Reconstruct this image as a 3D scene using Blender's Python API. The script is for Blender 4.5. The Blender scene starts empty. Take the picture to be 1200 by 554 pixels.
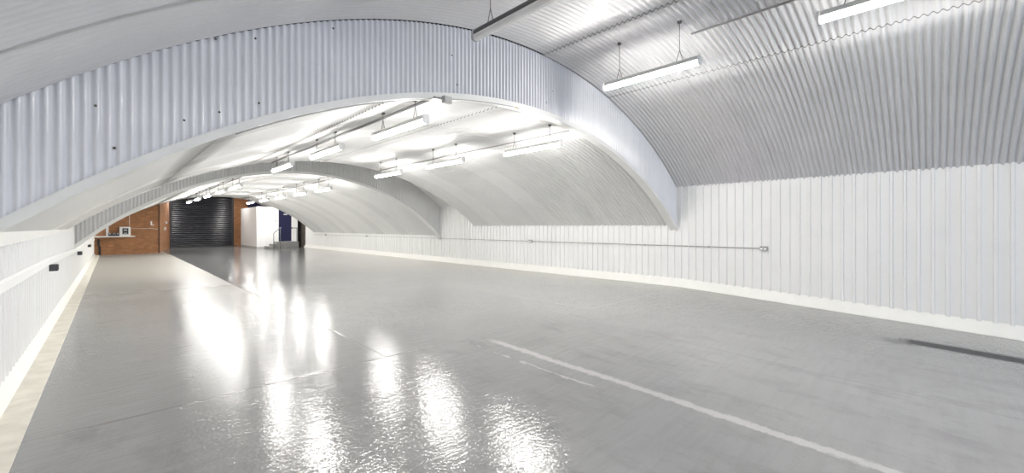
import bpy, bmesh, math, random
from mathutils import Vector, Matrix
random.seed(7)
S = 1.5                      # eye height above the far floor, metres; plan numbers below are in eye heights
scn = bpy.context.scene
col = scn.collection
PI = math.pi

# ------------------------------------------------------------------ helpers
def P(l, t, z): return Vector((l*S, t*S, z*S))

def link(name, bm, mat, parent=None, smooth=False):
    me = bpy.data.meshes.new(name)
    bm.normal_update()
    bm.to_mesh(me); bm.free()
    if mat: me.materials.append(mat)
    if smooth:
        me.polygons.foreach_set('use_smooth', [True]*len(me.polygons))
    o = bpy.data.objects.new(name, me); col.objects.link(o)
    if parent: o.parent = parent
    return o

def struct(o): o['kind'] = 'structure'; return o

def thing(name, label, cat, loc, group=None, rotz=0):
    o = bpy.data.objects.new(name, None); col.objects.link(o)
    o.empty_display_size = .1
    o.location = loc; o.rotation_euler = (0, 0, rotz)
    o['label'] = label; o['category'] = cat
    if group: o['group'] = group
    return o

def tag(o, label, cat, group=None):
    o['label'] = label; o['category'] = cat
    if group: o['group'] = group
    return o

def recentre(o, p):
    """move a mesh object's origin to p (world), geometry staying put"""
    o.data.transform(Matrix.Translation(-Vector(p))); o.location = p
    return o

def box(bm, x0, x1, y0, y1, z0, z1, bev=0):
    vs = [bm.verts.new((x, y, z)) for x in (x0, x1) for y in (y0, y1) for z in (z0, z1)]
    f = [(0,1,3,2),(4,6,7,5),(0,4,5,1),(2,3,7,6),(0,2,6,4),(1,5,7,3)]
    fs = [bm.faces.new([vs[i] for i in q]) for q in f]
    if bev:
        es = list({e for q in fs for e in q.edges})
        bmesh.ops.bevel(bm, geom=es, offset=bev, segments=2, affect='EDGES', profile=.6)

def quad(bm, a, b, c, d):
    return bm.faces.new([bm.verts.new(p) for p in (a, b, c, d)])

def tube(bm, pts, r, n=8, cap=True):
    pts = [Vector(p) for p in pts]
    rings = []
    for i, p in enumerate(pts):
        d = (pts[min(i+1, len(pts)-1)] - pts[max(i-1, 0)]).normalized()
        u = d.cross(Vector((0, 0, 1)))
        if u.length < 1e-3: u = d.cross(Vector((1, 0, 0)))
        u.normalize(); v = d.cross(u)
        rings.append([bm.verts.new(p + r*(math.cos(2*PI*k/n)*u + math.sin(2*PI*k/n)*v)) for k in range(n)])
    for a, b in zip(rings, rings[1:]):
        for k in range(n):
            bm.faces.new((a[k], a[(k+1) % n], b[(k+1) % n], b[k]))
    if cap:
        bm.faces.new(rings[0][::-1]); bm.faces.new(rings[-1])

def prism(bm, prof, y0, y1):
    """closed profile [(x,z)] extruded along y"""
    a = [bm.verts.new((x, y0, z)) for x, z in prof]
    b = [bm.verts.new((x, y1, z)) for x, z in prof]
    n = len(prof)
    for i in range(n):
        bm.faces.new((a[i], a[(i+1) % n], b[(i+1) % n], b[i]))
    bm.faces.new(a[::-1]); bm.faces.new(b)

# ------------------------------------------------------------------ materials
def nmat(name):
    m = bpy.data.materials.new(name); m.use_nodes = True
    nt = m.node_tree
    return m, nt, nt.nodes['Principled BSDF']

def N(nt, typ, **kw):
    n = nt.nodes.new(typ)
    for k, v in kw.items(): setattr(n, k, v)
    return n

def math_(nt, op, a, b=None, c=None):
    n = N(nt, 'ShaderNodeMath', operation=op)
    for i, v in enumerate((a, b, c)):
        if v is None: continue
        if isinstance(v, (int, float)): n.inputs[i].default_value = v
        else: nt.links.new(v, n.inputs[i])
    return n.outputs[0]

def mixc(nt, fac, a, b):
    n = N(nt, 'ShaderNodeMix', data_type='RGBA')
    for s, v in ((n.inputs[0], fac), (n.inputs[6], a), (n.inputs[7], b)):
        if isinstance(v, (int, float)): s.default_value = v
        elif isinstance(v, tuple): s.default_value = (*v, 1)
        else: nt.links.new(v, s)
    return n.outputs[2]

def noise(nt, vec, scale, detail=3, rough=.5):
    n = N(nt, 'ShaderNodeTexNoise'); n.inputs['Scale'].default_value = scale
    n.inputs['Detail'].default_value = detail; n.inputs['Roughness'].default_value = rough
    if vec is not None: nt.links.new(vec, n.inputs['Vector'])
    return n.outputs['Fac']

def objco(nt): return N(nt, 'ShaderNodeTexCoord').outputs['Object']

def mapping(nt, vec, scale=(1,1,1), rot=(0,0,0)):
    m = N(nt, 'ShaderNodeMapping'); nt.links.new(vec, m.inputs[0])
    m.inputs['Scale'].default_value = scale; m.inputs['Rotation'].default_value = rot
    return m.outputs[0]

def rng(nt, v, a, b, c, d):
    n = N(nt, 'ShaderNodeMapRange')
    nt.links.new(v, n.inputs[0])
    for i, q in enumerate((a, b, c, d)): n.inputs[i+1].default_value = q
    return n.outputs[0]

def plain(name, c, rough=.5, metal=0, var=.06, scale=4, emit=None):
    m, nt, b = nmat(name)
    f = noise(nt, objco(nt), scale, 4)
    lo = tuple(max(0, x*(1-var)) for x in c); hi = tuple(min(1, x*(1+var)) for x in c)
    nt.links.new(mixc(nt, rng(nt, f, .3, .7, 0, 1), lo, hi), b.inputs['Base Color'])
    b.inputs['Roughness'].default_value = rough; b.inputs['Metallic'].default_value = metal
    if emit:
        b.inputs['Emission Color'].default_value = (*emit[0], 1)
        b.inputs['Emission Strength'].default_value = emit[1]
    return m

def sheet_paint(name, c, r0, r1, var=.05, dirt=.15):
    """gloss painted steel sheet: roughness differs from sheet to sheet (mesh attribute), faint grime"""
    m, nt, b = nmat(name)
    co = objco(nt)
    at = N(nt, 'ShaderNodeAttribute', attribute_name='gloss').outputs['Fac']
    f = noise(nt, co, 1.3, 5, .6)
    g = noise(nt, mapping(nt, co, (6, 6, 1)), 2.0, 5, .65)
    lo = tuple(x*(1-var) for x in c); hi = tuple(min(1, x*(1+var)) for x in c)
    cc = mixc(nt, rng(nt, f, .3, .7, 0, 1), lo, hi)
    cc = mixc(nt, rng(nt, g, .62, .8, 0, dirt), cc, tuple(x*.45 for x in c))
    nt.links.new(cc, b.inputs['Base Color'])
    nt.links.new(rng(nt, at, 0, 1, r1, r0), b.inputs['Roughness'])
    bp = N(nt, 'ShaderNodeBump'); bp.inputs['Strength'].default_value = .12; bp.inputs['Distance'].default_value = .01
    nt.links.new(noise(nt, co, 18, 3), bp.inputs['Height'])
    nt.links.new(bp.outputs[0], b.inputs['Normal'])
    return m

M_near = sheet_paint('paint_near_vault', (.66, .66, .67), .2, .36)
M_bay = sheet_paint('paint_inner_vault', (.76, .76, .745), .16, .42, .03, .08)
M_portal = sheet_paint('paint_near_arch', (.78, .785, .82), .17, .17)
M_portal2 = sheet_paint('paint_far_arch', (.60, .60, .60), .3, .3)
M_wall = sheet_paint('paint_wall_sheet', (.82, .82, .81), .3, .3, .02, .05)
M_skirt = plain('skirting_paint', (.86, .85, .80), .45, var=.03)
M_trim = plain('arch_trim_paint', (.80, .80, .775), .38, var=.03)
M_kerb = plain('kerb_concrete', (.66, .63, .56), .75, var=.12, scale=6)
M_white = plain('white_paint', (.86, .86, .85), .45, var=.02)
M_navy = plain('navy_paint', (.006, .008, .045), .3, var=.1)
M_navyw = plain('navy_wall', (.02, .022, .09), .6, var=.1)
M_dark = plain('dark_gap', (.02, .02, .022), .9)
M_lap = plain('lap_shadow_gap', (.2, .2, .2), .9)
M_black = plain('black_plastic', (.03, .03, .035), .4)
M_steel = plain('galvanised_steel', (.40, .40, .40), .42, .6, .15, 20)
M_grey = plain('grey_painted_metal', (.45, .45, .44), .4)
M_conc = plain('step_concrete', (.22, .22, .215), .7, var=.15, scale=8)
M_house = plain('light_housing', (.55, .55, .55), .4)
M_cond = plain('ceiling_conduit_grey', (.25, .25, .25), .5)
M_housed = plain('dark_light_housing', (.10, .10, .105), .45)
M_off = plain('unlit_diffuser', (.85, .85, .84), .3)
M_lit = plain('lit_diffuser', (.9, .9, .9), .4, emit=((1, .975, .93), 56.0))
M_red = plain('red_button', (.55, .03, .02), .4)
M_rust = plain('rust_spot', (.10, .085, .08), .8)
M_shelf = plain('shelf_white', (.85, .83, .78), .4)
M_rail = plain('rail_steel', (.16, .16, .165), .45, .3)
M_alcove = plain('alcove_shade', (.09, .075, .065), .8, var=.3, scale=5)  # shade of the recess beside the office, put into the wall colour
M_brass = plain('brass_gland', (.55, .45, .30), .4, .5)

# shutter: glossy near black slats
M_shut = plain('shutter_steel', (.007, .008, .014), .24, .0, .15)

# brick
def brick_mat():
    m, nt, b = nmat('brickwork')
    sp = N(nt, 'ShaderNodeSeparateXYZ'); nt.links.new(objco(nt), sp.inputs[0])
    cb = N(nt, 'ShaderNodeCombineXYZ')
    nt.links.new(math_(nt, 'ADD', sp.outputs[0], math_(nt, 'MULTIPLY', sp.outputs[1], .35)), cb.inputs[0])
    nt.links.new(sp.outputs[2], cb.inputs[1])
    br = N(nt, 'ShaderNodeTexBrick'); nt.links.new(cb.outputs[0], br.inputs[0])
    br.inputs['Color1'].default_value = (.52, .225, .085, 1); br.inputs['Color2'].default_value = (.36, .145, .06, 1)
    br.inputs['Mortar'].default_value = (.38, .24, .13, 1)
    br.inputs['Scale'].default_value = 1; br.inputs['Mortar Size'].default_value = .009
    br.inputs['Brick Width'].default_value = .225; br.inputs['Row Height'].default_value = .09
    f = noise(nt, objco(nt), 2.2, 5, .6)
    cc = mixc(nt, rng(nt, f, .35, .7, 0, .55), br.outputs[0], (.16, .085, .045))
    nt.links.new(cc, b.inputs['Base Color']); b.inputs['Roughness'].default_value = .75
    bp = N(nt, 'ShaderNodeBump'); bp.inputs['Strength'].default_value = .5; bp.inputs['Distance'].default_value = .01
    nt.links.new(br.outputs['Fac'], bp.inputs['Height']); bp.invert = True
    nt.links.new(bp.outputs[0], b.inputs['Normal'])
    return m
M_brick = brick_mat()

# floor: wet-looking grey epoxy with joints, a worn line and a dark strip
def floor_mat():
    m, nt, b = nmat('grey_floor_paint')
    co = objco(nt)
    sp = N(nt, 'ShaderNodeSeparateXYZ'); nt.links.new(co, sp.inputs[0])
    X, Y = sp.outputs[0], sp.outputs[1]
    wob = math_(nt, 'MULTIPLY', math_(nt, 'SUBTRACT', noise(nt, co, 1.6, 4, .6), .5), .07)
    Xw = math_(nt, 'ADD', X, wob); Yw = math_(nt, 'ADD', Y, wob)
    def band(v, c, w, soft):      # 1 inside |v-c|<w
        d = math_(nt, 'ABSOLUTE', math_(nt, 'SUBTRACT', v, c))
        return rng(nt, d, w, w+soft, 1, 0)
    def step(v, c, s=.02): return rng(nt, v, c-s, c+s, 0, 1)
    inv = lambda q: math_(nt, 'SUBTRACT', 1, q)
    near = inv(step(Y, 2.95*S))
    joint = band(Yw, 2.95*S, .006, .016)
    for t in (6.1, 9.4, 12.8, 16.2, 19.6): joint = math_(nt, 'MAXIMUM', joint, band(Yw, t*S, .004, .015))
    joint = math_(nt, 'MAXIMUM', joint, math_(nt, 'MULTIPLY', band(Xw, 1.52*S, .006, .02), inv(near)))
    joint = math_(nt, 'MAXIMUM', joint, math_(nt, 'MULTIPLY', band(Xw, 4.2*S, .004, .02), inv(near)))
    joint = math_(nt, 'MAXIMUM', joint, math_(nt, 'MULTIPLY', band(Xw, 3.72*S, .004, .03), math_(nt, 'MULTIPLY', near, .6)))
    # worn pale line
    edge = math_(nt, 'ADD', math_(nt, 'MULTIPLY', math_(nt, 'SUBTRACT', noise(nt, co, 14, 4, .6), .5), .12), .055)
    d = math_(nt, 'ABSOLUTE', math_(nt, 'SUBTRACT', Xw, 2.42*S))
    line = rng(nt, math_(nt, 'SUBTRACT', edge, d), -.012, .02, 0, 1)
    line = math_(nt, 'MULTIPLY', line, inv(step(Y, 2.72*S, .15)))
    d2 = math_(nt, 'ABSOLUTE', math_(nt, 'SUBTRACT', Xw, 2.22*S))
    crack_glint = math_(nt, 'LESS_THAN', d2, math_(nt, 'MULTIPLY', math_(nt, 'SUBTRACT', noise(nt, mapping(nt, co, (1, .5, 1)), 9, 4), .47), .22))
    crack_glint = math_(nt, 'MULTIPLY', crack_glint, math_(nt, 'MULTIPLY', step(Y, 1.4*S, .1), inv(step(Y, 2.8*S, .1))))  # pale dashes: highlights along cracks, put into the floor colour
    pale = math_(nt, 'MAXIMUM', line, math_(nt, 'MULTIPLY', crack_glint, .8))
    # darker, rougher strip by the right wall
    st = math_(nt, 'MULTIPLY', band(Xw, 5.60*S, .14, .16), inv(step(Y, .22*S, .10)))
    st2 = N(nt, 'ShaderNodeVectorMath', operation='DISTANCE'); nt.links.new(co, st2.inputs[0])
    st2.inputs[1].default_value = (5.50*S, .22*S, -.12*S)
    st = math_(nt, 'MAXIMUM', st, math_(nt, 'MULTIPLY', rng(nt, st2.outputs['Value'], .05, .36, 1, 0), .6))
    tone = rng(nt, noise(nt, co, .5, 4, .55), .3, .7, 0, 1)
    streak = noise(nt, mapping(nt, co, (.7, 6, 1), (0, 0, .15)), 2.2, 5, .6)
    c = mixc(nt, tone, (.215, .216, .220), (.265, .266, .268))
    c = mixc(nt, rng(nt, streak, .45, .75, 0, .35), c, (.17, .17, .172))
    mott = noise(nt, mapping(nt, co, (1, .45, 1)), 3.5, 6, .68)
    c = mixc(nt, math_(nt, 'MULTIPLY', rng(nt, mott, .5, .72, 0, .45), near), c, (.13, .13, .132))
    c = mixc(nt, math_(nt, 'MULTIPLY', pale, .65), c, (.46, .46, .45))
    c = mixc(nt, math_(nt, 'MULTIPLY', joint, .4), c, (.13, .13, .13))
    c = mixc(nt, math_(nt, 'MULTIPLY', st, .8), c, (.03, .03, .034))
    dull = math_(nt, 'MULTIPLY', inv(step(Xw, 1.52*S, .03)), rng(nt, Y, 5.5*S, 11*S, 0, 1))   # drier, paler strip beyond the joint
    c = mixc(nt, math_(nt, 'MULTIPLY', dull, .8), c, (.34, .32, .285))
    nt.links.new(c, b.inputs['Base Color'])
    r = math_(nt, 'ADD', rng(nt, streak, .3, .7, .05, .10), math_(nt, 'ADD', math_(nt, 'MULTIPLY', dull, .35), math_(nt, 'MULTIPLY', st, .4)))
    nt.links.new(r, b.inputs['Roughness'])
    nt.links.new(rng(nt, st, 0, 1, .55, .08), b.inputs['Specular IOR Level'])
    fine = noise(nt, mapping(nt, co, (1, 1.25, 1), (0, 0, .2)), 38, 2, .5)
    roll = noise(nt, mapping(nt, co, (.8, 4.5, 1), (0, 0, .12)), 4.5, 3, .55)
    h = math_(nt, 'ADD', math_(nt, 'MULTIPLY', fine, .0020), math_(nt, 'MULTIPLY', roll, .004))
    h = math_(nt, 'SUBTRACT', h, math_(nt, 'MULTIPLY', joint, .002))
    bp = N(nt, 'ShaderNodeBump'); bp.inputs['Strength'].default_value = 1; bp.inputs['Distance'].default_value = 1
    nt.links.new(h, bp.inputs['Height']); nt.links.new(bp.outputs[0], b.inputs['Normal'])
    return m
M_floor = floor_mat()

# ------------------------------------------------------------------ plan
LL, LR = -.47, 6.87                 # side walls
T0, TP1, TG, TP2, TB2, TE = -6.0, 3.04, 8.44, 10.06, 20.5, 26.0
ARC0 = (3.30, -2.77, 5.695)         # near bay vault  (centre l, centre z, radius)
ARC1 = (3.235, -3.42, 5.735)        # middle bay vault
ARC2 = (3.23, -2.835, 5.10)         # far bay vault
def az(arc, l, dr=0):
    c, z, R = arc
    return z + math.sqrt(max(0, (R+dr)**2 - (l-c)**2))
def drop(l, t): return -max(0, 2.95-t)*(.004+.0070*max(0, l))
def ang(arc, l): return math.asin((l-arc[0])/arc[2])

# floor -----------------------------------------------------------------
bm = bmesh.new()
ls = [LL-.05 + (LR-LL+.1)*i/16 for i in range(17)]
ts = [T0 + (2.95-T0)*i/16 for i in range(17)] + [8, 14, 20, 27]
vs = [[bm.verts.new(P(l, t, drop(l, t))) for l in ls] for t in ts]
for a, b in zip(vs, vs[1:]):
    for i in range(16): bm.faces.new((a[i], a[i+1], b[i+1], b[i]))
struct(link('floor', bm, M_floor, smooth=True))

# vaults ----------------------------------------------------------------
def vault(name, arc, t0, t1, mat, pitch=.105, amp=.019, l0=LL, l1=LR, laps=(), per=6, seed=1, panel=8, glossf=None, lap_t=()):
    rnd = random.Random(seed)
    bm = bmesh.new()
    lay = bm.faces.layers.float.new('gloss')
    a0, a1 = ang(arc, l0), ang(arc, l1)
    lastrow = None
    cuts = [a0] + [ang(arc, l) for l in laps] + [a1]
    nt_ = int((t1-t0)*S/pitch*per)
    ys = [t0*S + (t1-t0)*S*i/nt_ for i in range(nt_+1)]
    for k, (ca, cb) in enumerate(zip(cuts, cuts[1:])):
        n = max(4, int((cb-ca)/.035))
        rows = []
        for j in range(n+1):
            a = ca + (cb-ca)*j/n
            off = .016*(j/n) if laps else 0        # each sheet tucks behind the next at the lap
            row = []
            for y in ys:
                r = arc[2]*S + off + amp*math.cos(2*PI*y/pitch)
                for lt in lap_t:
                    if abs(y-lt*S) < pitch*.55: r -= .016
                row.append(bm.verts.new((arc[0]*S + r*math.sin(a), y, arc[1]*S + r*math.cos(a))))
            rows.append(row)
        gl = {}
        if lastrow:
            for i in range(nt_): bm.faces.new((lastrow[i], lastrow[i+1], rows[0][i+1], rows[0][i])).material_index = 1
        lastrow = rows[-1]
        for j in range(n):
            for i in range(nt_):
                f = bm.faces.new((rows[j][i], rows[j][i+1], rows[j+1][i+1], rows[j+1][i]))
                q = int(ys[i]/pitch/panel)
                if q not in gl: gl[q] = rnd.random()**1.0 if glossf is None else glossf(rnd)
                f[lay] = gl[q]
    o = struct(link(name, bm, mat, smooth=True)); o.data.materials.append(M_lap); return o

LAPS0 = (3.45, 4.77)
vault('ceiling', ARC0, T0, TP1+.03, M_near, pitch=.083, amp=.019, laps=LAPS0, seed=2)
vault('ceiling', ARC1, TP1+.02, TG, M_bay, laps=(.55, 1.75, 3.0, 4.3), seed=5, panel=8,
      glossf=lambda r: 1 if r.random() > .5 else r.random()*.4)
vault('ceiling', (3.2, -2.77, 5.695), TG, TP2+.03, M_bay, seed=6, panel=8)
vault('ceiling', ARC2, TP2+.02, TB2, M_bay, laps=(1.2, 2.6, 4.0), seed=9, panel=8, per=5,
      glossf=lambda r: 1 if r.random() > .5 else r.random()*.4)
vault('ceiling', (3.2, -2.77, 5.695), TB2, TE+.1, M_bay, seed=11, per=4)

# vertical arch faces (corrugated sheet between two arcs) -----------------
def arch_face(name, t, lo, hi, mat, pitch=.066, amp=.012, per=8, drl=0, zmin=None):
    bm = bmesh.new(); lay = bm.faces.layers.float.new('gloss')
    n = int((LR-LL)*S/pitch*per)
    prev = None
    for i in range(n+1):
        l = LL + (LR-LL)*i/n
        s = math.sin(2*PI*l*S/pitch)
        y = t*S + amp*max(-1, min(1, 1.35*s))
        z0, z1 = az(lo, l, drl)*S, az(hi, l)*S - .010
        c = [bm.verts.new((l*S, y, z0 + (z1-z0)*k/3)) for k in range(4)]
        if prev:
            for k in range(3): bm.faces.new((prev[k], c[k], c[k+1], prev[k+1]))[lay] = .5
        prev = c
    return struct(link(name, bm, mat, smooth=True))

def ring(name, arc, t0, t1, r0, r1, mat, l0=LL, l1=LR, n=90, kind=True):
    """solid arc band: radii r0<r1 (h units), between t0 and t1"""
    bm = bmesh.new(); prev = None
    for i in range(n+1):
        l = l0 + (l1-l0)*i/n
        c = [bm.verts.new(P(l, t, az(arc, l, dr))) for t, dr in ((t0, r0-arc[2]), (t1, r0-arc[2]), (t1, r1-arc[2]), (t0, r1-arc[2]))]
        if prev:
            for k in range(4): bm.faces.new((prev[k], c[k], c[(k+1) % 4], prev[(k+1) % 4]))
        else: bm.faces.new(c[::-1])
        prev = c
    bm.faces.new(prev)
    o = link(name, bm, mat, smooth=False)
    return struct(o) if kind else o

ring('lap_shadow_band', ARC0, 2.352, 2.366, ARC0[2]-.0185, ARC0[2]-.008, M_grey, l1=1.15)  # thin grey band put in for the shadow line along a sheet lap
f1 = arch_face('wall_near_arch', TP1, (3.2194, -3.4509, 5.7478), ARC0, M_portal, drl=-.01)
A1 = (3.2194, -3.4509, 5.7478)
ring('trim_1', A1, TP1-.018, TP1+.016, A1[2]-.047, A1[2]+.002, M_trim)
ring('trim_2', A1, TP1+.0165, TP1+.10, A1[2]-.040, A1[2]-.025, M_trim)
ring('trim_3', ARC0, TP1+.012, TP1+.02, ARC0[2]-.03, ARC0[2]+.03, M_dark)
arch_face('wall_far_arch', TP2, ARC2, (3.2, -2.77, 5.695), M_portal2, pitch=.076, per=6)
ring('trim_4', ARC2, TP2-.018, TP2+.016, ARC2[2]-.05, ARC2[2]+.004, M_trim)
ring('trim_5', ARC2, TP2+.0165, TP2+.12, ARC2[2]-.04, ARC2[2]-.02, M_trim)
# closing rings behind the vault ends, and sheet edges
ring('trim_6', ARC1, TG-.004, TG+.012, ARC1[2]-.012, ARC1[2]+.75, M_trim)
ring('trim_7', ARC2, TB2-.004, TB2+.012, ARC2[2]-.012, ARC2[2]+.8, M_trim)

# rust-stained fixing heads on the near arch face
for l, z in ((-.06,1.63),(.01,1.42),(.30,1.62),(.02,1.30),(.45,2.14),(.66,2.21),(.47,1.70),(.68,1.80),(1.15,2.44),(2.26,2.3),(2.2,2.55),(3.6,2.55),(3.5,2.4)):
    bm = bmesh.new()
    bmesh.ops.create_cone(bm, cap_ends=True, segments=10, radius1=.011, radius2=.006, depth=.012,
                          matrix=Matrix.Rotation(PI/2, 4, 'X'))
    o = link('fixing_bolt', bm, M_rust, f1)
    o.location = P(l, TP1, z) + Vector((0, -.013, 0))

# folded lip of the middle vault sheets along the left wall
bm = bmesh.new(); prev = None
for i in range(13):
    t = TP1+.07 + (TG-TP1-.07)*i/12
    zb = .885 + .065*i/12; zt = az(ARC1, LL)+.02
    c = [bm.verts.new(P(l, t, z)) for l, z in ((LL+.024, zb), (LL+.031, zb), (LL+.034, zt), (LL+.024, zt))]
    if prev:
        for k in range(4): bm.faces.new((prev[k], c[k], c[(k+1) % 4], prev[(k+1) % 4]))
    prev = c
struct(link('trim_11', bm, M_trim))

# side walls ------------------------------------------------------------
def ribbed_wall(name, side, t0, t1, ztop, zbot, mat, pitch=.178, phase=0, w=.056, d=.034):
    """vertical ribbed cladding; ribs stand proud toward the room"""
    bm = bmesh.new(); lay = bm.faces.layers.float.new('gloss')
    L = (LR if side > 0 else LL)*S
    pts = []
    k0 = math.floor((t0*S-phase)/pitch)-1
    y = k0*pitch + phase
    pts.append((t0*S, 0))
    while y < t1*S + pitch:
        for dy, dd in ((-w/2, 0), (-w/2+.010, d), (w/2-.010, d), (w/2, 0)):
            if t0*S < y+dy < t1*S: pts.append((y+dy, dd))
        y += pitch
    pts.append((t1*S, 0))
    prev = None
    for y, dd in pts:
        x = L - side*dd
        b = bm.verts.new((x, y, zbot(y/S)*S)); tp = bm.verts.new((x, y, ztop(y/S)*S))
        if prev: bm.faces.new((prev[0], b, tp, prev[1]))[lay] = .5
        prev = (b, tp)
    return struct(link(name, bm, mat))

dr_r = lambda t: drop(LR, t); dr_l = lambda t: drop(LL, t)
ribbed_wall('wall_right', 1, T0, TP1, lambda t: az(ARC0, LR)+.02, lambda t: dr_r(t)+.135, M_wall)
ribbed_wall('wall_right', 1, TP1, TG, lambda t: az(ARC1, LR)+.02, lambda t: dr_r(t)+.135, M_wall)
ribbed_wall('wall_right', 1, TG, TP2, lambda t: az(ARC0, LR)+.08, lambda t: dr_r(t)+.135, M_wall)
ribbed_wall('wall_right', 1, TP2, TB2, lambda t: az(ARC2, LR)+.02, lambda t: .135, M_wall)
ribbed_wall('wall_right', 1, TB2, 21.7, lambda t: az(ARC0, LR)+.08, lambda t: .135, M_wall)
ribbed_wall('wall_right', 1, 21.7, TE, lambda t: az(ARC0, LR)+.08, lambda t: -.01, M_alcove)
ribbed_wall('wall_left', -1, T0, TP1, lambda t: az(ARC0, LL)+.02, lambda t: dr_l(t)+.10, M_wall)
ribbed_wall('wall_left', -1, TP1, TG, lambda t: az(ARC1, LL)+.02, lambda t: .10+dr_l(t), M_wall)
ribbed_wall('wall_left', -1, TG, TP2, lambda t: az(ARC0, LL)+.08, lambda t: .10, M_wall)
ribbed_wall('wall_left', -1, TP2, TB2+.3, lambda t: az(ARC2, LL)+.02, lambda t: .10, M_wall)

def skirting(name, side, t0, t1, z1, run, mat):
    bm = bmesh.new(); prev = None
    L = LR if side > 0 else LL
    n = 24
    for i in range(n+1):
        t = t0 + (t1-t0)*i/n
        d = drop(L, t)
        prof = [(L+side*.02, d-.02), (L-side*run, d-.02), (L-side*run, d+.012), (L-side*.012, d+z1-.012), (L+.0*side, d+z1+.012), (L+side*.02, d+z1+.012)]
        c = [bm.verts.new(P(l, t, z)) for l, z in prof]
        if prev:
            for k in range(6): bm.faces.new((prev[k], c[k], c[(k+1) % 6], prev[(k+1) % 6]))
        else: bm.faces.new(c)
        prev = c
    bm.faces.new(prev[::-1])
    return struct(link(name, bm, mat))
skirting('baseboard_right', 1, T0, 21.7, .135, .075, M_skirt)
skirting('baseboard_left', -1, T0, 20.8, .10, .055, M_skirt)
# pale kerb strip along the left wall
bm = bmesh.new(); prev = None
for i in range(41):
    t = T0 + (20.85-T0)*i/40; d = drop(LL, t)
    c = [bm.verts.new(P(l, t, d+z)) for l, z in ((-.43, -.01), (-.43, .004), (-.302, .004), (-.298, -.01))]
    if prev:
        for k in range(4): bm.faces.new((prev[k], c[k], c[(k+1) % 4], prev[(k+1) % 4]))
    prev = c
struct(link('trim_8', bm, M_kerb))

# end walls -------------------------------------------------------------
def wall_poly(name, pts, mat, parent=None):
    bm = bmesh.new(); bm.faces.new([bm.verts.new(P(*p)) for p in pts])
    return struct(link(name, bm, mat, parent))
TBk = 20.85
def slab(name, a, b, z0, z1, th, mat):
    """upright slab between plan points a,b, thickness th behind (to +t)"""
    bm = bmesh.new()
    vs = [P(l, t+dt, z) for dt in (0, th) for l, t in (a, b) for z in (z0, z1)]
    v = [bm.verts.new(p) for p in vs]
    for q in ((0,1,3,2),(4,6,7,5),(0,4,5,1),(2,3,7,6),(1,5,7,3),(0,2,6,4)): bm.faces.new([v[i] for i in q])
    return struct(link(name, bm, mat))
slab('wall_brick_left', (LL, TBk), (1.305, TBk), -.02, 2.6, .12, M_brick)
slab('wall_brick_jamb', (1.305, TBk), (2.03, TE), -.02, 2.95, .12, M_brick)
slab('wall_end_right', (4.60, TE), (5.3, TE), -.02, 3.0, .1, M_brick)
slab('wall_end_back', (5.3, TE), (LR, TE), -.02, 3.0, .1, M_navyw)
slab('shutter_light_block', (1.9, TE+.14), (4.9, TE+.14), -.02, 3.05, .05, M_dark)  # unseen dark slab added to stop sky light leaking past the shutter
slab('wall_end_top', (2.0, TE-.02), (4.62, TE-.02), 2.42, 3.05, .12, M_dark)
# dark band where the brick meets the jamb
bm = bmesh.new(); box(bm, 1.285*S, 1.325*S, TBk*S-.03, TBk*S+.02, 0, 2.6*S)
struct(link('trim_9', bm, plain('dark_brick_edge', (.10, .05, .03), .8)))
# entrance end behind the camera: white brick wall with a wide open goods doorway
bm = bmesh.new()
for l0, l1, z0, z1 in ((LL-.05, 1.0, -.7, 3.1), (5.6, LR+.05, -.7, 3.1), (1.0, 5.6, 2.3, 3.1)):
    box(bm, l0*S, l1*S, (T0-.2)*S, T0*S, z0*S, z1*S)
struct(link('wall_entrance', bm, M_white))

# roller shutter ---------------------------------------------------------
bm = bmesh.new()
pit = .155; z = 0.06; prev = None; x0, x1 = 2.08*S, 4.58*S; yb = (TE-.03)*S
nslat = int(3.75/pit)
for k in range(nslat):
    for j in range(7):
        u = j/6
        zz = z + pit*(k+u*.94)
        y = yb - .026*math.sin(PI*u)**.7
        c = [bm.verts.new((x, y, zz)) for x in (x0, x1)]
        if prev: bm.faces.new((prev[0], c[0], c[1], prev[1]))
        prev = c
sh = struct(link('door_1', bm, M_shut, smooth=True))
for n, xx in (('guide_rail', x0-.03), ('guide_rail', x1+.03)):
    bm = bmesh.new(); box(bm, xx-.06, xx+.06, yb-.09, yb+.03, 0, 3.8, .008); link(n, bm, M_black, sh)
bm = bmesh.new(); box(bm, x0, x1, yb-.05, yb+.02, .005, .085, .01); link('bottom_bar', bm, M_black, sh)

# office box, door, steps ------------------------------------------------
BT, BL, BR = 22.1, 4.86, 6.63
DL, DR, DB, DT = 5.77, 6.36, .30, 1.86
bm = bmesh.new()
for l0, l1, z0, z1 in ((BL, DL, -.01, 1.92), (DR, BR, -.01, 1.92), (DL, DR, -.01, DB), (DL, DR, DT, 1.92)):
    box(bm, l0*S, l1*S, BT*S, (BT+.1)*S, z0*S, z1*S)
box(bm, BL*S, (BL+.1)*S, (BT+.1)*S, 25.4*S, -.01, 1.92*S)
box(bm, (BR-.1)*S, BR*S, (BT+.1)*S, 25.4*S, -.01, 1.92*S)
box(bm, BL*S, BR*S, BT*S, 25.4*S, 1.92*S, 1.96*S)
struct(link('wall_office', bm, M_white))
bm = bmesh.new(); box(bm, BL*S-.012, (BL+.4)*S, BT*S-.012, BT*S, 0, .12)
box(bm, BL*S-.012, BL*S, BT*S, 25.4*S, 0, .12)
struct(link('baseboard_office', bm, M_grey))
bm = bmesh.new(); box(bm, DL*S+.01, DR*S-.01, BT*S+.03, BT*S+.075, DB*S+.01, DT*S-.01, .004)
d2 = struct(link('door_2', bm, M_navy))
bm = bmesh.new()
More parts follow.
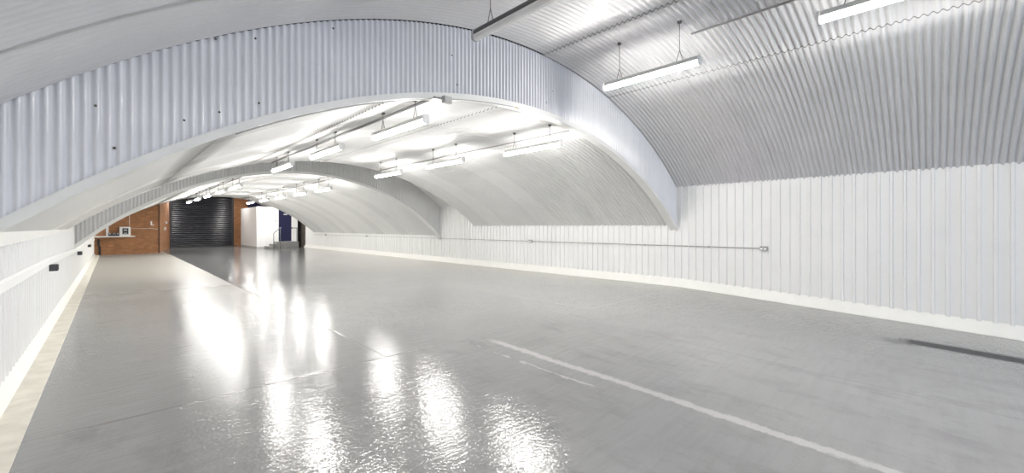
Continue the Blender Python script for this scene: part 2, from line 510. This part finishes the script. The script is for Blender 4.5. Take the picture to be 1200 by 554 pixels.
for a in ((DL*S-.05, DL*S+.012, DB*S, DT*S+.05), (DR*S-.012, DR*S+.05, DB*S, DT*S+.05), (DL*S+.012, DR*S-.012, DT*S-.012, DT*S+.05)):
    box(bm, a[0], a[1], BT*S-.015, BT*S+.02, a[2], a[3])
link('door_frame', bm, M_white, d2)
bm = bmesh.new(); tube(bm, [((DL+.06)*S, BT*S+.03, .98*S), ((DL+.06)*S, BT*S-.03, .98*S), ((DL+.14)*S, BT*S-.03, .98*S)], .012)
link('door_handle', bm, M_steel, d2)
bm = bmesh.new(); box(bm, 6.0*S, 6.16*S, BT*S+.018, BT*S+.03, 1.60*S, 1.645*S, .003)  # small white block on the upper part of the door
link('door_white_patch', bm, M_white, d2)

st = thing('entrance_steps', 'small grey concrete steps and landing below the navy blue door', 'steps', P(5.85, 21.7, 0))
def part_box(name, mat, par, l0, l1, t0, t1, z0, z1, bev=.006):
    bm = bmesh.new(); o = par.location
    box(bm, l0*S-o.x, l1*S-o.x, t0*S-o.y, t1*S-o.y, z0*S-o.z, z1*S-o.z, bev)
    return link(name, bm, mat, par)
part_box('landing', M_conc, st, 5.56, 6.47, 21.40, BT-.01, 0, .30)
part_box('tread', M_conc, st, 5.36, 5.555, 21.40, BT-.01, 0, .20)
part_box('tread', M_conc, st, 5.17, 5.355, 21.40, BT-.01, 0, .10)

hr = thing('handrail', 'grey tubular handrail sloping up the left side of the steps', 'handrail', P(5.385, 21.37, 0), 'handrails at the office steps')
def part_tube(name, mat, par, pts, r, n=8):
    bm = bmesh.new(); tube(bm, [P(*p)-par.location for p in pts], r, n); return link(name, bm, mat, par, smooth=True)
part_tube('post', M_rail, hr, [(5.385, 21.37, 0), (5.385, 21.37, .70)], .022)
part_tube('post', M_rail, hr, [(5.66, 21.37, 0), (5.66, 21.37, .965)], .022)
part_tube('rail', M_rail, hr, [(5.375, 21.37, .695), (5.40, 21.37, .725), (5.64, 21.37, .955), (5.70, 21.37, .965)], .024)
hr = thing('handrail', 'short level grey handrail on a post right of the navy blue door', 'handrail', P(6.40, 21.46, .3), 'handrails at the office steps')
part_tube('post', M_rail, hr, [(6.41, 21.46, .30), (6.41, 21.46, .965)], .022)
part_tube('rail', M_rail, hr, [(6.17, 21.46, .96), (6.44, 21.46, .96), (6.44, BT-.01, .96)], .022)
bm = bmesh.new(); bmesh.ops.create_uvsphere(bm, u_segments=10, v_segments=8, radius=.045, matrix=Matrix.Translation(P(6.19, 21.46, .96)-hr.location))
link('end_knob', bm, M_black, hr, smooth=True)

# switch and conduit on the office wall
t = thing('light_switch', 'small grey switch box on the white office wall left of the blue door', 'switch', P(5.645, BT, 1.30))
bm = bmesh.new(); box(bm, -.05, .05, -.04, -.002, -.07, .07, .006); link('switch_box', bm, M_grey, t)
bm = bmesh.new(); box(bm, -.015, .015, -.052, -.04, -.02, .02, .003); link('rocker', bm, M_white, t)
bm = bmesh.new(); tube(bm, [(0, -.02, .07), (0, -.02, .58*S)], .011); link('conduit_drop', bm, M_grey, t)

# meter shelf on the brick wall -----------------------------------------
Yb = TBk*S
sh_ = thing('wall_shelf', 'narrow white shelf fixed to the left brick wall under the meter cabinet', 'shelf', Vector((.1*S, Yb, .655*S)))
bm = bmesh.new(); box(bm, (LL+.02-.1)*S, (.62-.1)*S, -.30, -.003, -.035, .035, .006); link('shelf_board', bm, M_shelf, sh_)
ztop = .655*S+.036
cb = thing('meter_cabinet', 'white electric meter cabinet with dark front panel standing on the wall shelf', 'cabinet', Vector((.345*S, Yb-.13, ztop)))
bm = bmesh.new(); box(bm, -.215, .215, -.10, .125, 0, .50, .01); link('case', bm, M_white, cb)
bm = bmesh.new(); box(bm, -.10, .14, -.112, -.1005, .09, .42, .006); pn = link('display_panel', bm, M_black, cb)
bm = bmesh.new(); box(bm, -.05, .09, -.118, -.1125, .27, .36, .004); link('dial', bm, M_grey, pn)
bm = bmesh.new(); box(bm, -.05, .09, -.118, -.1125, .12, .17, .004); link('dial', bm, M_grey, pn)
bm = bmesh.new(); box(bm, .215, .235, -.10, .125, .02, .48, .004); link('side_trunking', bm, M_shelf, cb)
mlab = ['small black meter with pale dial on the shelf, beside the white upright', 'small black meter with pale dial on the shelf, second from the cabinet', 'small black meter with pale dial on the shelf, next to the cabinet']
for i, l in enumerate((-.045, .055, .155)):
    m = thing('meter', mlab[i], 'meter', Vector((l*S, Yb-.14, ztop)), 'black meters on the wall shelf')
    bm = bmesh.new(); box(bm, -.065, .065, -.06, .10, 0, .17, .015); link('body', bm, M_black, m)
    bm = bmesh.new(); bmesh.ops.create_cone(bm, cap_ends=True, segments=16, radius1=.038, radius2=.034, depth=.014,
        matrix=Matrix.Translation((0, -.066, .12)) @ Matrix.Rotation(PI/2, 4, 'X')); link('dial', bm, M_grey, m)
u = thing('cable_trunking', 'short white upright trunking rising from the left end of the shelf', 'trunking', Vector((-.118*S, Yb-.08, ztop)))
bm = bmesh.new(); box(bm, -.05, .05, -.05, .07, 0, .62, .006); link('trunk', bm, M_shelf, u)
def wall_conduit(label, pts, r, mat, name='conduit', base=None):
    pts = [P(*p) for p in pts]
    bm = bmesh.new(); tube(bm, pts, r, 8)
    return recentre(tag(link(name, bm, mat, smooth=True), label, 'conduit'), base or pts[0])
wall_conduit('white conduit running up the brick wall from the top of the meter cabinet', [(.47, TBk-.009, 1.03), (.47, TBk-.009, 1.55)], .013, M_shelf)
wall_conduit('level white conduit across the brick wall from the meter cabinet', [(.51, TBk-.008, .945), (1.10, TBk-.008, .945), (1.27, TBk-.008, .92)], .011, M_shelf)
wall_conduit('dark drain pipe at the foot of the brick wall in the left corner', [(-.31, TBk-.045, 0), (-.31, TBk-.045, .28), (-.34, TBk-.045, .36), (-.34, TBk-.045, .57)], .045, M_black, name='pipe')
# fittings on the splayed jamb
jd = Vector(((2.03-1.305)*S, (TE-TBk)*S, 0)); jn = Vector((jd.y, -jd.x, 0)).normalized(); ja = math.atan2(jd.y, jd.x)
def jamb(u, z): return P(1.305, TBk, z) + jd*u + jn*.0
def jthing(name, label, cat, u, z, group=None): return thing(name, label, cat, jamb(u, z), group, ja)
t = jthing('switch_box', 'white switch box above the red button on the brick jamb', 'switch', .55, 1.19)
bm = bmesh.new(); box(bm, -.28, .28, -.08, -.002, -.06, .07, .01); link('case', bm, M_white, t)
bm = bmesh.new(); box(bm, -.06, .06, -.10, -.08, -.03, .04, .006); link('rocker', bm, M_grey, t)
t = jthing('control_box', 'white shutter control box with a red button on the brick jamb', 'switch', .42, .93)
bm = bmesh.new(); box(bm, -.20, .20, -.09, -.002, -.10, .08, .01); link('case', bm, M_white, t)
bm = bmesh.new(); bmesh.ops.create_cone(bm, cap_ends=True, segments=14, radius1=.05, radius2=.045, depth=.05, matrix=Matrix.Translation((.03, -.11, -.03)) @ Matrix.Rotation(PI/2, 4, 'X'))
link('push_button', bm, M_red, t)
t = thing('switch_box', 'small white box on the brick wall left of the dark brick edge', 'switch', P(1.08, TBk, 1.16))
bm = bmesh.new(); box(bm, -.035, .035, -.06, -.002, -.14, .10, .01); link('case', bm, M_white, t)
bm = bmesh.new(); box(bm, .035, .12, -.05, -.002, -.14, -.09, .01); link('cable_entry', bm, M_white, t)
a, b = jamb(.74, 1.25), jamb(.74, 2.4)
bm = bmesh.new(); off = jn*.03; tube(bm, [a+off, b+off], .016)
recentre(tag(link('conduit', bm, M_shelf, smooth=True), 'white conduit rising up the brick jamb beside the black shutter', 'conduit'), a+off)

# right wall conduit, sockets -------------------------------------------
cx = LR*S - .058
rc = thing('conduit', 'long thin grey conduit along the right white wall', 'conduit', Vector((cx, 1.85*S, .685*S)))
def cz(t): return .688 - (t-1.73)*.00175
for a, b in ((1.79, 6.34), (6.46, 9.94), (10.06, 14.73), (14.87, 18.83), (18.97, 20.45)):
    bm = bmesh.new(); tube(bm, [(0, (t-1.85)*S, (cz(t)-.685)*S) for t in (a, (a+b)/2, b)], .009)
    link('pipe', bm, M_steel, rc, smooth=True)
for t in (2.5, 3.6, 4.7, 5.8, 7.2, 8.6, 12, 14, 16.5):
    bm = bmesh.new(); z = cz(t)
    box(bm, -.012, .023, (t-1.85)*S-.012, (t-1.85)*S+.012, (z-.685)*S-.018, (z-.685)*S+.018, .004); link('saddle_clip', bm, M_steel, rc)
def socket(label, t, z, wid=.15, hgt=.09, twin=True):
    o = thing('socket_outlet', label, 'socket', Vector((LR*S-.035, t*S, cz(t)*S)), 'metal socket boxes along the right wall')
    bm = bmesh.new(); box(bm, -.055, 0, -wid/2, wid/2, -hgt/2, hgt/2, .006); link('back_box', bm, M_steel, o)
    bm = bmesh.new(); box(bm, -.060, -.0555, -wid/2+.006, wid/2-.006, -hgt/2+.006, hgt/2-.006, .002); fp = link('face_plate', bm, M_grey, o)
    if twin:
        for dy in (-.038, .038):
            bm = bmesh.new(); box(bm, -.064, -.0605, dy-.022, dy+.022, -.028, .012, .002); link('socket_face', bm, M_white, fp)
            bm = bmesh.new(); box(bm, -.066, -.0605, dy-.01, dy+.01, .018, .034, .002); link('rocker', bm, M_black, fp)
    return o
socket('twin metal socket at the near end of the conduit on the right wall', 1.73, .688)
socket('metal socket box on the right wall conduit below the middle vault', 6.40, .679, .13, .10)
socket('small metal box on the conduit at the foot of the far arch', 10.0, .682, .16, .08, False)
socket('small metal box on the far right wall, second before the office steps', 14.8, .664, .16, .09, False)
socket('small metal box on the far right wall, nearest the office steps', 18.9, .658, .18, .09, False)

# left wall trunking and its boxes ---------------------------------------
bm = bmesh.new(); prev = None
for t in (-2.0, 3.4, 4.5, 6, 8, 10, 14, 20.7):
    z = .655 - .09*max(0, min(1, (t-6)/6))
    prof = [(LL+.0240, z+.045), (LL+.036, z+.034), (LL+.036, z-.022), (LL+.0240, z-.022)]
    c = [bm.verts.new(P(l, t, zz)) for l, zz in prof]
    if prev:
        for k in range(4): bm.faces.new((prev[k], c[k], c[(k+1) % 4], prev[(k+1) % 4]))
    else: bm.faces.new(c)
    prev = c
bm.faces.new(prev[::-1])
recentre(tag(link('cable_trunking', bm, M_white), 'white cable trunking running the length of the left wall', 'trunking'), P(LL+.03, 3.4, .655))
def lsocket(label, t, z, w):
    o = thing('socket_outlet', label, 'socket', P(LL+.040, t, z), 'socket boxes below the left wall trunking')
    bm = bmesh.new(); box(bm, -.03, .06, -w/2, w/2, -.10, 0, .006); bb = link('back_box', bm, M_black, o)
    bm = bmesh.new(); box(bm, .0605, .066, -w/2+.01, w/2-.01, -.09, -.01, .002); link('face_plate', bm, M_black, o)
lsocket('dark socket box under the left wall trunking, nearest the camera', 6.2, .625, .13)
lsocket('dark socket box under the left wall trunking below the far arch', 10.9, .555, .14)
lsocket('small dark socket box under the left wall trunking near the brick wall', 15.4, .545, .16)

# overhead conduits ------------------------------------------------------
def vault_run(label, arc, l, t0, t1, r, mat, gap=.034):
    z = az(arc, l)-gap
    return wall_conduit(label, [(l, t0, z), (l, (t0+t1)/2, z), (l, t1, z)], r, mat)
vault_run('grey conduit along the middle vault above the left row of lights', ARC1, 2.07, 3.2, 8.3, .022, M_cond)
vault_run('grey conduit along the middle vault above the right row of lights', ARC1, 4.12, 3.2, 8.3, .014, M_cond)
vault_run('grey conduit along the near vault above the right row of lights', ARC0, 3.98, 1.62, -3, .016, M_cond)
vault_run('grey conduit along the far vault above the right row of lights', ARC2, 3.9, 10.25, 20.3, .016, M_cond)
vault_run('grey conduit along the far vault above the left row of lights', ARC2, 2.0, 10.25, 20.3, .016, M_cond)
# conduit bent round the underside of the near arch trim, with its junction box
for la, lb, side in ((.55, 1.97, 'left'), (2.17, 2.96, 'right')):
    pts = []
    for i in range(31):
        l = la + (lb-la)*i/30
        pts.append((l, TP1-.026, az(A1, l, -.056)))
    wall_conduit('thin grey conduit along the near arch edge, %s of its junction box' % side, pts, .008, M_grey)
t = thing('junction_box', 'grey junction box at the crown of the near arch edge', 'box', P(2.12, TP1-.02, az(A1, 2.12, -.05)))
bm = bmesh.new(); box(bm, -.06, .06, -.065, 0, -.07, .02, .006); link('case', bm, M_grey, t)
bm = bmesh.new(); box(bm, -.055, .055, -.072, -.0655, -.065, .015, .003); link('lid', bm, M_grey, t)
bm = bmesh.new(); tube(bm, [(-.20, -.03, -.03), (-.06, -.03, -.025)], .013); link('gland', bm, M_steel, t)
t = thing('conduit_end', 'small brass coloured conduit end on the near arch edge', 'conduit', P(2.99, TP1-.026, az(A1, 2.99, -.056)))
bm = bmesh.new(); tube(bm, [(-.01, 0, 0), (.07, 0, -.004)], .014); link('gland', bm, M_brass, t)

# strip lights -----------------------------------------------------------
def make_light(label, lit, l, t, z, arc, length=1.5):
    o = thing('strip_light', label, 'strip light', P(l, t, z), 'suspended strip lights')
    h = length/2
    bm = bmesh.new(); prism(bm, [(-.044, -.0015), (-.042, .035), (-.028, .062), (.028, .062), (.042, .035), (.044, -.0015)], -h+.03, h-.03); link('housing', bm, M_house if lit else M_housed, o)
    prof = [(-.044, -.002), (-.047, -.018), (-.040, -.046), (-.018, -.056), (.018, -.056), (.040, -.046), (.047, -.018), (.044, -.002)]
    bm = bmesh.new(); prism(bm, prof, -h+.028, h-.028); link('diffuser', bm, M_lit if lit else M_off, o)
    for s in (-1, 1):
        bm = bmesh.new()
        prism(bm, [(-.050, -.02), (-.043, -.05), (-.02, -.061), (.02, -.061), (.043, -.05), (.050, -.02), (.048, .04), (.034, .066), (-.034, .066), (-.048, .04)], s*h-.022 if s > 0 else -h-.005, h+.005 if s > 0 else -h+.022)
        link('end_cap', bm, M_off if lit else M_house, o)
    zv = (az(arc, l + .0)-z)*S
    for s in (-1, 1):
        y = s*(h-.28)
        top = zv-.02
        k = min(.16, top-.07)
        bm = bmesh.new()
        tube(bm, [(0, y-.05, .06), (0, y, .06+k)], .005, 5); tube(bm, [(0, y+.05, .06), (0, y, .06+k)], .005, 5)
        tube(bm, [(0, y, .06+k), (0, y, top)], .005, 5)
        ch = link('chain', bm, M_housed, o)
        bm = bmesh.new(); bmesh.ops.create_cone(bm, cap_ends=True, segments=10, radius1=.026, radius2=.034, depth=.03, matrix=Matrix.Translation((0, y, top)))
        link('ceiling_hook', bm, M_housed, ch)
    return o
make_light('unlit strip light with dark housing hanging at the top of the near vault', False, 2.03, 2.0, 2.49, ARC0)
make_light('glowing strip light on chains over the right side, nearest before the near arch', True, 3.76, 1.95, 2.49, ARC0)
make_light('glowing strip light cut by the top edge of the photo at right', True, 3.76, .1, 2.55, ARC0)
ordn = ['first behind the near arch', 'second behind the near arch', 'third, just before the far arch']
for k, t in enumerate((3.64, 5.4, 7.25)):
    make_light('glowing strip light, left row of middle vault, '+ordn[k], True, 2.0 if k == 0 else 1.95, t, 1.96, ARC1)
for k, t in enumerate((3.64, 5.45, 7.3)):
    make_light('glowing strip light, right row of middle vault, '+ordn[k], True, 3.9 if k == 0 else 3.8, t, 2.02, ARC1)
ordn = ['first behind the far arch', 'second behind the far arch', 'third behind the far arch', 'fourth, second from the end', 'last before the black shutter']
ordr = ordn[:4] + ['last before the white office']
for k, t in enumerate((10.68, 12.45, 14.35, 16.25, 18.2)):
    make_light('glowing strip light, left row of far vault, '+ordn[k], True, 1.95, t, 1.89, ARC2)
for k, t in enumerate((10.68, 12.45, 14.35, 16.25, 18.2)):
    make_light('glowing strip light, right row of far vault, '+ordr[k], True, 3.8, t, 1.94, ARC2)

# ------------------------------------------------------------------ unseen area lamps added to brighten the end zone and the near bay
def unseen_lamp(l, t, z, e, w=.12, ln=1.5):
    d = bpy.data.lights.new('unseen_lamp', 'AREA'); d.shape = 'RECTANGLE'; d.size = w; d.size_y = ln
    d.energy = e; d.color = (1, .975, .94)
    o = bpy.data.objects.new('unseen_lamp', d); col.objects.link(o); o.location = P(l, t, z)
for l, t, z, e in ((3.4, 21.6, 2.72, 30), (5.0, 21.2, 2.25, 60), (2.35, 24.3, 2.7, 28), (4.4, 24.3, 2.7, 34)):
    unseen_lamp(l, t, z, e)
for l, t in ((3.76, -1.75), (2.0, .12), (2.0, -1.75)):
    unseen_lamp(l, t, 2.5, 28 if l < 3 else 16)

# ------------------------------------------------------------------ daylight, camera
w = bpy.data.worlds.new('World'); scn.world = w; w.use_nodes = True
bg = w.node_tree.nodes['Background']
bg.inputs[0].default_value = (.72, .82, 1.0, 1); bg.inputs[1].default_value = .6
d = bpy.data.lights.new('doorway_daylight', 'AREA'); d.shape = 'RECTANGLE'; d.size = 6.6; d.size_y = 3.6
d.energy = 125; d.color = (.74, .84, 1.0)
o = bpy.data.objects.new('doorway_daylight', d); col.objects.link(o)
o.location = P(3.3, T0+.1, .9); o.rotation_euler = (PI/2, 0, 0)

cam = bpy.data.cameras.new('Camera'); co = bpy.data.objects.new('Camera', cam); col.objects.link(co)
co.location = (0, 0, S); co.rotation_euler = (PI/2, 0, -math.atan2(469, 481))
cam.sensor_width = 36; cam.lens = 36*481/1200; cam.shift_y = -11/1200
cam.clip_start = .05; cam.clip_end = 200
scn.camera = co
scn.view_settings.view_transform = 'Standard'
scn.view_settings.look = 'None'
vs_ = scn.view_settings
vs_.exposure = 1.10
vs_.use_curve_mapping = True            # soft highlight shoulder, as a phone's tone curve has
cm = vs_.curve_mapping
cm.white_level = (2, 2, 2)
cv = cm.curves[3]
for x, y in ((.10, .20), (.22, .425), (.5, .79)): cv.points.new(x, y)
cm.update()
scn.cycles.max_bounces = 12; scn.cycles.diffuse_bounces = 6; scn.cycles.glossy_bounces = 4
scn.cycles.sample_clamp_indirect = 4
scn.cycles.denoising_prefilter = 'ACCURATE'
